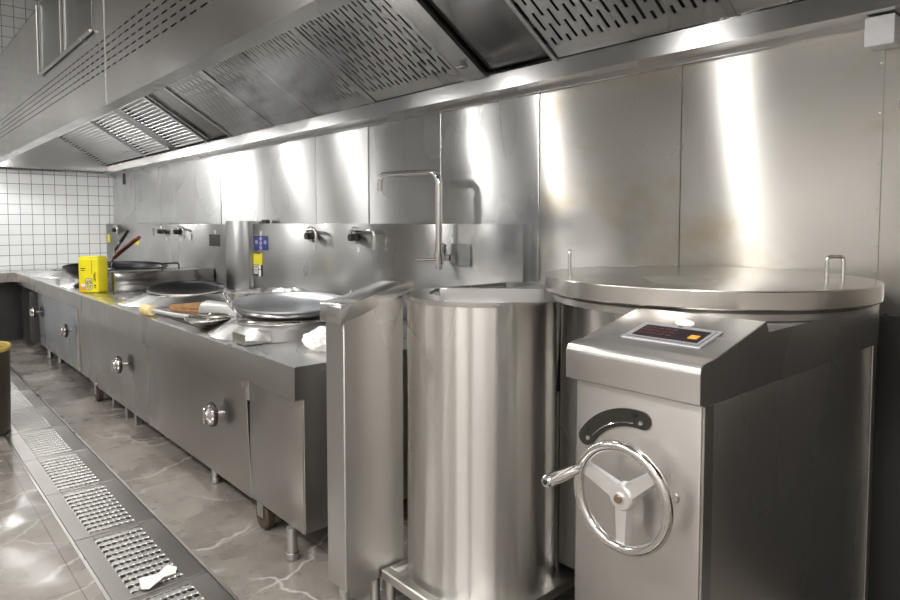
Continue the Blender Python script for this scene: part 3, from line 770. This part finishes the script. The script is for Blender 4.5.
# deck plate with oval opening
def ring_plate(bm, outer, inner, z0, z1):
    n = len(outer)
    o1 = [bm.verts.new((x, y, z1)) for x, y in outer]; i1 = [bm.verts.new((x, y, z1)) for x, y in inner]
    o0 = [bm.verts.new((x, y, z0)) for x, y in outer]; i0 = [bm.verts.new((x, y, z0)) for x, y in inner]
    for k in range(n):
        j = (k + 1) % n
        bm.faces.new((o1[k], o1[j], i1[j], i1[k])); bm.faces.new((o0[j], o0[k], i0[k], i0[j]))
        bm.faces.new((o0[k], o0[j], o1[j], o1[k])); bm.faces.new((i0[j], i0[k], i1[k], i1[j]))
N = 96; ocx, ocy, oa, ob_ = -1.61, 1.745, .245, .345
outer, inner = [], []
for k in range(N):
    a = 2 * math.pi * k / N
    inner.append((ocx + oa * math.cos(a) * (.98), ocy + ob_ * math.sin(a)))
    d = Vector((math.cos(a), math.sin(a)))
    # ray against the outline: back/side rectangle, rounded front
    best = 9
    for (nx, ny, q) in ((-1, 0, 1.8435), (1, 0, -1.322), (0, 1, 2.20)):
        den = d.x * nx + d.y * ny
        if den > 1e-6: best = min(best, (q - (ocx * nx + ocy * ny)) / den)
    # front: circle about barrel centre
    o = Vector((ocx - bx, ocy - by)); bq = o.dot(d); cq = o.dot(o) - .2605 ** 2
    disc = bq * bq - cq
    if d.y < 0 and disc > 0:
        tc = -bq + math.sqrt(disc)
        hy = ocy + d.y * tc
        if hy < by + .02: best = min(best, tc)
    outer.append((ocx + d.x * best, ocy + d.y * best))
# keep the opening inside the plate
inner = [((ix if (Vector((ix, iy)) - Vector((ocx, ocy))).length < .93 * (Vector((ox, oy)) - Vector((ocx, ocy))).length else ocx + (ox - ocx) * .93), (iy if (Vector((ix, iy)) - Vector((ocx, ocy))).length < .93 * (Vector((ox, oy)) - Vector((ocx, ocy))).length else ocy + (oy - ocy) * .93)) for (ix, iy), (ox, oy) in zip(inner, outer)]
bm = bm_(); ring_plate(bm, outer, inner, 1.066, 1.078); obj('deck', bm, M['top_steel'], ok)
bm = bm_(); n = len(inner); 
lo = [bm.verts.new((ocx + (x - ocx) * .96, ocy + (y - ocy) * .96, .75)) for x, y in inner]; hi = [bm.verts.new((x, y, 1.077)) for x, y in inner]
for k in range(n): bm.faces.new((lo[k], lo[(k + 1) % n], hi[(k + 1) % n], hi[k]))
bm.faces.new(lo); obj('pot_well', bm, M['well'] if 'well' in M else M['splash_steel'], ok)
bm = bm_(); box(bm, -1.74, -1.385, 1.735, 2.19, .13, 1.066); box(bm, -1.842, -1.826, 1.74, 2.19, .13, 1.065, .002, 1); obj('rear_housing', bm, M['steel'], ok)
# curved raised lip
Lc = Vector((-1.368, 1.428)); tv = Vector((.7071, .7071)); nv = Vector((.7071, -.7071))
bm = bm_(); outl = []
rad = 1.1
fr = []; bk_ = []
for k in range(17):
    s = -.19 + .395 * k / 16
    sag = s * s / (2 * rad)
    p = Lc + tv * s - nv * sag
    fr.append((p.x, p.y)); q = p - nv * .028; bk_.append((q.x, q.y))
prism(bm, fr + list(reversed(bk_)), 'z', 1.0785, 1.120, .003, 2); obj('raised_lip', bm, M['lip'] if 'lip' in M else M['splash_steel'], ok)
# platform
bm = bm_(); box(bm, -1.755, -1.30, 1.25, 1.285, .115, .15, .004, 1); box(bm, -1.755, -1.722, 1.286, 1.36, .115, .149, .003, 1); box(bm, -1.72, -1.31, 1.286, 2.15, .10, .13); 
pf = obj('platform', bm, M['steel'], ok)
for (x, y) in ((-1.73, 1.272), (-1.70, 2.1), (-1.33, 2.1), (-1.33, 1.272)):
    bm = bm_(); lathe(bm, [(0, .115), (.017, .115), (.017, .02), (.022, .018), (.022, 0), (0, 0)], (x, y, 0), 16); obj('leg', bm, M['steel'], pf)

# ------------------------------------------------------------------ lidded kettle with control cabinet
kt = thing('tilting_kettle', 'large lidded steel kettle with handwheel control cabinet and display', 'kettle', (-.9, 1.7, 0))
lx, ly, lr = -.937, 1.823, .452
bm = bm_(); lathe(bm, [(0, .16), (.33, .16), (.355, .2), (.355, 1.09), (.43, 1.094), (.432, 1.110), (.42, 1.118), (.34, 1.118), (.34, .5), (0, .4)], (lx, ly, 0), 96); obj('pot', bm, M['steel'], kt)
bm = bm_(); box(bm, -1.372, -.85, 1.72, 1.732, .16, 1.062, .002, 1); obj('gap_panel', bm, M['steel'], kt)  # plate added in the dark gap to reflect the room as grey
CX0, CX1, CY0, CY1 = -.848, -.566, 1.118, 2.13
bm = bm_(); box(bm, CX0, CX1, CY0, CY1, .0, 1.0, .004, 2); cab = obj('control_cabinet', bm, M['cab'], kt)
bm = bm_(); box(bm, CX1 - .0005, CX1 + .004, CY0 + .004, 1.158, .0, .985, .001, 1); obj('corner_strip', bm, M['cab'], cab)
bm = bm_(); box(bm, CX1 - .0005, CX1 + .0035, 2.10, CY1, .0, .985, .001, 1); obj('corner_strip', bm, M['cab'], cab)
# console
prof = [(1.098, .992), (1.098, 1.048)] + [(1.116 + .018 * math.cos(a), 1.048 + .018 * math.sin(a)) for a in [R(180 - 15 * k) for k in range(1, 7)]] + [(1.158, 1.069), (1.165, 1.072), (1.375, 1.117)]
prof = [(y, z) for y, z in prof] + [(1.385, 1.092), (2.135, 1.090), (2.135, .975), (1.118, .985), (1.110, .992)]
bm = bm_(); prism(bm, prof, 'x', -.861, -.560, .0015, 1); con = obj('console', bm, M['cab'], kt)
# things on the sloping face: local frame
sl = math.atan2(1.117 - 1.072, 1.375 - 1.165)
def onslope(bm):
    Mt = Matrix.Translation((0, 1.165, 1.072)) @ Matrix.Rotation(sl, 4, 'X')
    bmesh.ops.transform(bm, verts=bm.verts, matrix=Mt); return bm
DISPX0, DISPX1, DY_0, DY_1 = -.785, -.607, .022, .122
def slab(x0, x1, v0, v1, z0, z1, bev=0): return onslope(box(bm_(), x0, x1, v0, v1, z0, z1, bev, 1))
dp = obj('display_panel', slab(DISPX0, DISPX1, DY_0, DY_1, .0002, .003, .001), M['silver_film'], con)
obj('display_outline', slab(DISPX0 + .008, DISPX1 - .008, DY_0 + .009, DY_1 - .009, .003, .0034), M['black'], dp)
obj('display_border', slab(DISPX0 + .0095, DISPX1 - .0095, DY_0 + .011, DY_1 - .011, .0034, .0038), M['silver_film'], dp)
scn = obj('screen', slab(DISPX0 + .016, DISPX1 - .016, DY_0 + .018, DY_1 - .018, .0038, .0046), M['screen'], dp)
obj('orange_key', slab(-.652, -.632, DY_0 + .034, DY_0 + .054, .0046, .0056, .0008), M['orange_key'], dp)
bm = bm_()
for j in range(3):
    for k in range(5):
        b2 = slab(-.765 + k * .016, -.753 + k * .016, DY_0 + .034 + j * .016, DY_0 + .038 + j * .016, .0046, .0050)
        me = bpy.data.meshes.new('x'); b2.to_mesh(me); b2.free(); bm.from_mesh(me); bpy.data.meshes.remove(me)
obj('dim_digits', bm, M['dim_red'], dp)
obj('sensor_dot', slab(-.703, -.694, DY_1 - .007, DY_1 - .002, .003, .004), M['black'], dp)
bm = bm_(); lathe(bm, [(0, .006), (.016, .0055), (.021, .003), (.022, 0)], (-.706, .148, 0), 28, None, 1.0, .6); onslope(bm); obj('white_badge', bm, M['white'], con)
obj('sheet_overlay', slab(-.858, -.80, .10, .15, .0001, .0009), M['silver_film'], con) if False else None

# handwheel: axis along -Y
wx, wz, wy = -.690, .797, 1.063
Mw = Matrix.Rotation(R(90), 3, 'X')
bm = bm_(); n = 72; WR = .098
pts = [(wx + WR * math.cos(2 * math.pi * k / n), wy - .012, wz + WR * math.sin(2 * math.pi * k / n)) for k in range(n)]
tube(bm, pts, .0105, 14, closed=True); wheel = obj('handwheel', bm, M['chrome'], kt)
a_list = (R(-90), R(160), R(40))
for a in a_list:
    d = Vector((math.cos(a), 0, math.sin(a))); s = Vector((-d.z, 0, d.x))
    bm = bm_(); c = Vector((wx, wy, wz))
    qs = []
    for (t_, w_) in ((.012, .019), (.06, .015), (WR - .004, .0125)):
        qs.append((c + d * t_, w_))
    rings = []
    for p, w_ in qs:
        rings.append([bm.verts.new(p + s * w_ + Vector((0, .004, 0))), bm.verts.new(p + s * w_ * .7 + Vector((0, -.012, 0))), bm.verts.new(p - s * w_ * .7 + Vector((0, -.012, 0))), bm.verts.new(p - s * w_ + Vector((0, .004, 0)))])
    for u, v in zip(rings[:-1], rings[1:]):
        for k in range(4): bm.faces.new((u[k], u[(k + 1) % 4], v[(k + 1) % 4], v[k]))
    bm.faces.new(rings[0]); bm.faces.new(list(reversed(rings[-1])))
    obj('spoke', bm, M['cast'], wheel)
bm = bm_(); lathe(bm, [(0, .02), (.010, .02), (.011, .016), (.022, .016), (.025, .012), (.025, -.012), (.012, -.014), (.012, -.045), (0, -.045)], (wx, wy, wz), 28, Mw); hb = obj('hub', bm, M['cast'], wheel)
bm = bm_(); lathe(bm, [(0, .027), (.007, .026), (.009, .022), (.009, .018), (0, .018)], (wx, wy, wz), 16, Mw); obj('hub_bolt', bm, M['bolt'] if 'bolt' in M else M['pale_wood'], hb)
ha = R(161); hx, hz = wx + WR * math.cos(ha), wz + WR * math.sin(ha)
bm = bm_(); Mh = Matrix.Rotation(R(90), 3, 'X') 
lathe(bm, [(0, .108), (.009, .108), (.012, .104), (.0125, .07), (.011, .03), (.009, .012), (.006, .008), (.006, -.005), (0, -.005)], (hx, wy - .016, hz), 20, Mh)
cr = obj('crank_handle', bm, M['chrome'], wheel)
bm = bm_(); lathe(bm, [(0, .1095), (.0045, .1095), (.005, .107)], (hx, wy - .016, hz), 14, Mh); obj('crank_screw', bm, M['black_metal'], cr)
# boss and indicator below the wheel
bm = bm_(); lathe(bm, [(0, .006), (.008, .005), (.010, 0)], (wx + .075, CY0, wz + .004), 14, Mw); obj('pilot_plug', bm, M['chrome'], cab)
# curved scale plate
bm = bm_(); r0, r1 = .124, .160; pcx, pcz = -.700, .792
a0, a1 = R(84), R(147)
outl = [(pcx + r1 * math.cos(a0 + (a1 - a0) * k / 20), pcz + r1 * math.sin(a0 + (a1 - a0) * k / 20)) for k in range(21)]
em = ((r0 + r1) / 2, (r1 - r0) / 2)
e1 = [(pcx + em[0] * math.cos(a1) + em[1] * math.cos(a1 + R(180) * k / 8), pcz + em[0] * math.sin(a1) + em[1] * math.sin(a1 + R(180) * k / 8)) for k in range(1, 8)]
inn = [(pcx + r0 * math.cos(a1 + (a0 - a1) * k / 20), pcz + r0 * math.sin(a1 + (a0 - a1) * k / 20)) for k in range(21)]
e2 = [(pcx + em[0] * math.cos(a0) + em[1] * math.cos(a0 + R(180) + R(180) * k / 8), pcz + em[0] * math.sin(a0) + em[1] * math.sin(a0 + R(180) + R(180) * k / 8)) for k in range(1, 8)]
prism(bm, outl + e1 + inn + e2, 'y', CY0 - .004, CY0 + .001); sp = obj('scale_plate', bm, M['scale'] if 'scale' in M else M['black_metal'], cab)
bm = bm_(); tube(bm, [(pcx + (r0 + .008) * math.cos(R(q)), CY0 - .0045, pcz + (r0 + .008) * math.sin(R(q))) for q in range(92, 142, 3)], .0012, 6); obj('scale_mark', bm, M['chrome'], sp)
for (q, rr_, mm) in ((85, r0 + .012, 'white'), (146, r0 + .012, 'white'), (91, r1 - .010, 'black'), (141, r1 - .010, 'black')):
    bm = bm_(); lathe(bm, [(0, .003), (.0045, .0025), (.0055, 0)], (pcx + rr_ * math.cos(R(q)), CY0 - .004, pcz + rr_ * math.sin(R(q))), 12, Mw); obj('screw', bm, M['chrome'] if mm == 'white' else M['black'], sp)

# lid
ld = thing('kettle_lid', 'wide round flat steel lid with two upright handles on the right kettle', 'lid', (lx, ly, 1.13))
bm = bm_(); lathe(bm, [(0, 1.168), (.30, 1.1675), (.448, 1.166), (.452, 1.1655), (.4535, 1.163), (.4535, 1.124), (.452, 1.121), (.435, 1.121), (.435, 1.119), (0, 1.119)], (lx, ly, 0), 128); obj('plate', bm, M['lid'], ld, sharp=25)
def loop(x, y, dx, dy):
    z = 1.167
    bm = bm_(); tube(bm, bend([(x - dx, y - dy, z - .004), (x - dx, y - dy, z + .062), (x + dx, y + dy, z + .062), (x + dx, y + dy, z - .004)], .012), .0055, 12); obj('handle', bm, M['chrome'], ld)
loop(-.62, 1.955, .014, .019); loop(-1.33, 1.712, -.011, .0142)

# ------------------------------------------------------------------ bin at the left edge
bn = thing('waste_bin', 'dark round steel bin with yellow rim at the left edge over the drain', 'bin', (-4.95, .44, 0))
bm = bm_(); lathe(bm, [(0, .006), (.185, .006), (.19, .01), (.20, .53), (.195, .53), (.185, .02), (0, .015)], (-4.95, .44, 0), 48); obj('body', bm, M['bin'], bn)
bm = bm_(); lathe(bm, [(.188, .525), (.206, .525), (.209, .545), (.2, .556), (.188, .55), (.188, .525)], (-4.95, .44, 0), 48); obj('rim', bm, M['bin_rim'], bn)

# ------------------------------------------------------------------ steam
def steam(label, c, s, dens, seed):
    t = NT('steam_%d' % seed)
    tc = t.new('ShaderNodeTexCoord').outputs['Object']
    ln = t.new('ShaderNodeVectorMath', operation='LENGTH'); t.link(tc, ln.inputs[0])
    fall = t.rng(ln.outputs['Value'], .25, 1.0, 1, 0)
    sc = t.new('ShaderNodeVectorMath', operation='MULTIPLY'); t.link(tc, sc.inputs[0]); sc.inputs[1].default_value = s
    nz = t.noise(sc.outputs[0], 5.5, 3, .55)
    d = t.math('MULTIPLY', t.math('MULTIPLY', fall, t.rng(nz, .42, .72, 0, 1)), dens)
    v = t.new('ShaderNodeVolumePrincipled'); v.inputs['Color'].default_value = rgb(.95, .95, .95); t.link(d, v.inputs['Density'])
    v.inputs['Anisotropy'].default_value = .2
    t.link(v.outputs[0], t.out.inputs['Volume'])
    bm = bm_(); bmesh.ops.create_icosphere(bm, subdivisions=4, radius=1)
    o = obj('steam', bm, t.m); o.location = c; o.scale = s
    tag(o, label, 'steam', kind='stuff')
steam('thin white steam rising from the open kettle', (-1.72, 1.88, 1.27), (.42, .30, .27), 9, 1)
steam('thin steam drifting under the hood filters', (-3.25, 1.72, 2.03), (.75, .36, .26), 9, 2)

# ------------------------------------------------------------------ camera, world, view
cam = bpy.data.cameras.new('camera'); co = bpy.data.objects.new('camera', cam); COL.objects.link(co)
co.location = (0, 0, 1.32); co.rotation_euler = (R(87.0), 0, R(48.3))
cam.sensor_width = 36; cam.lens = 36 * 650 / 900; cam.shift_y = -.0477; cam.clip_start = .02
S.camera = co
w = bpy.data.worlds.new('world'); S.world = w; w.use_nodes = True
w.node_tree.nodes['Background'].inputs[0].default_value = (.9, .95, 1, 1); w.node_tree.nodes['Background'].inputs[1].default_value = .2
S.view_settings.view_transform = 'Standard'; S.view_settings.look = 'None'; S.view_settings.gamma = 1; S.view_settings.use_curve_mapping = False
S.cycles.sample_clamp_indirect = 4.0; S.cycles.blur_glossy = 0.6
S.cycles.use_denoising = True; S.cycles.denoising_prefilter = 'ACCURATE'
S.view_settings.exposure = 0.7
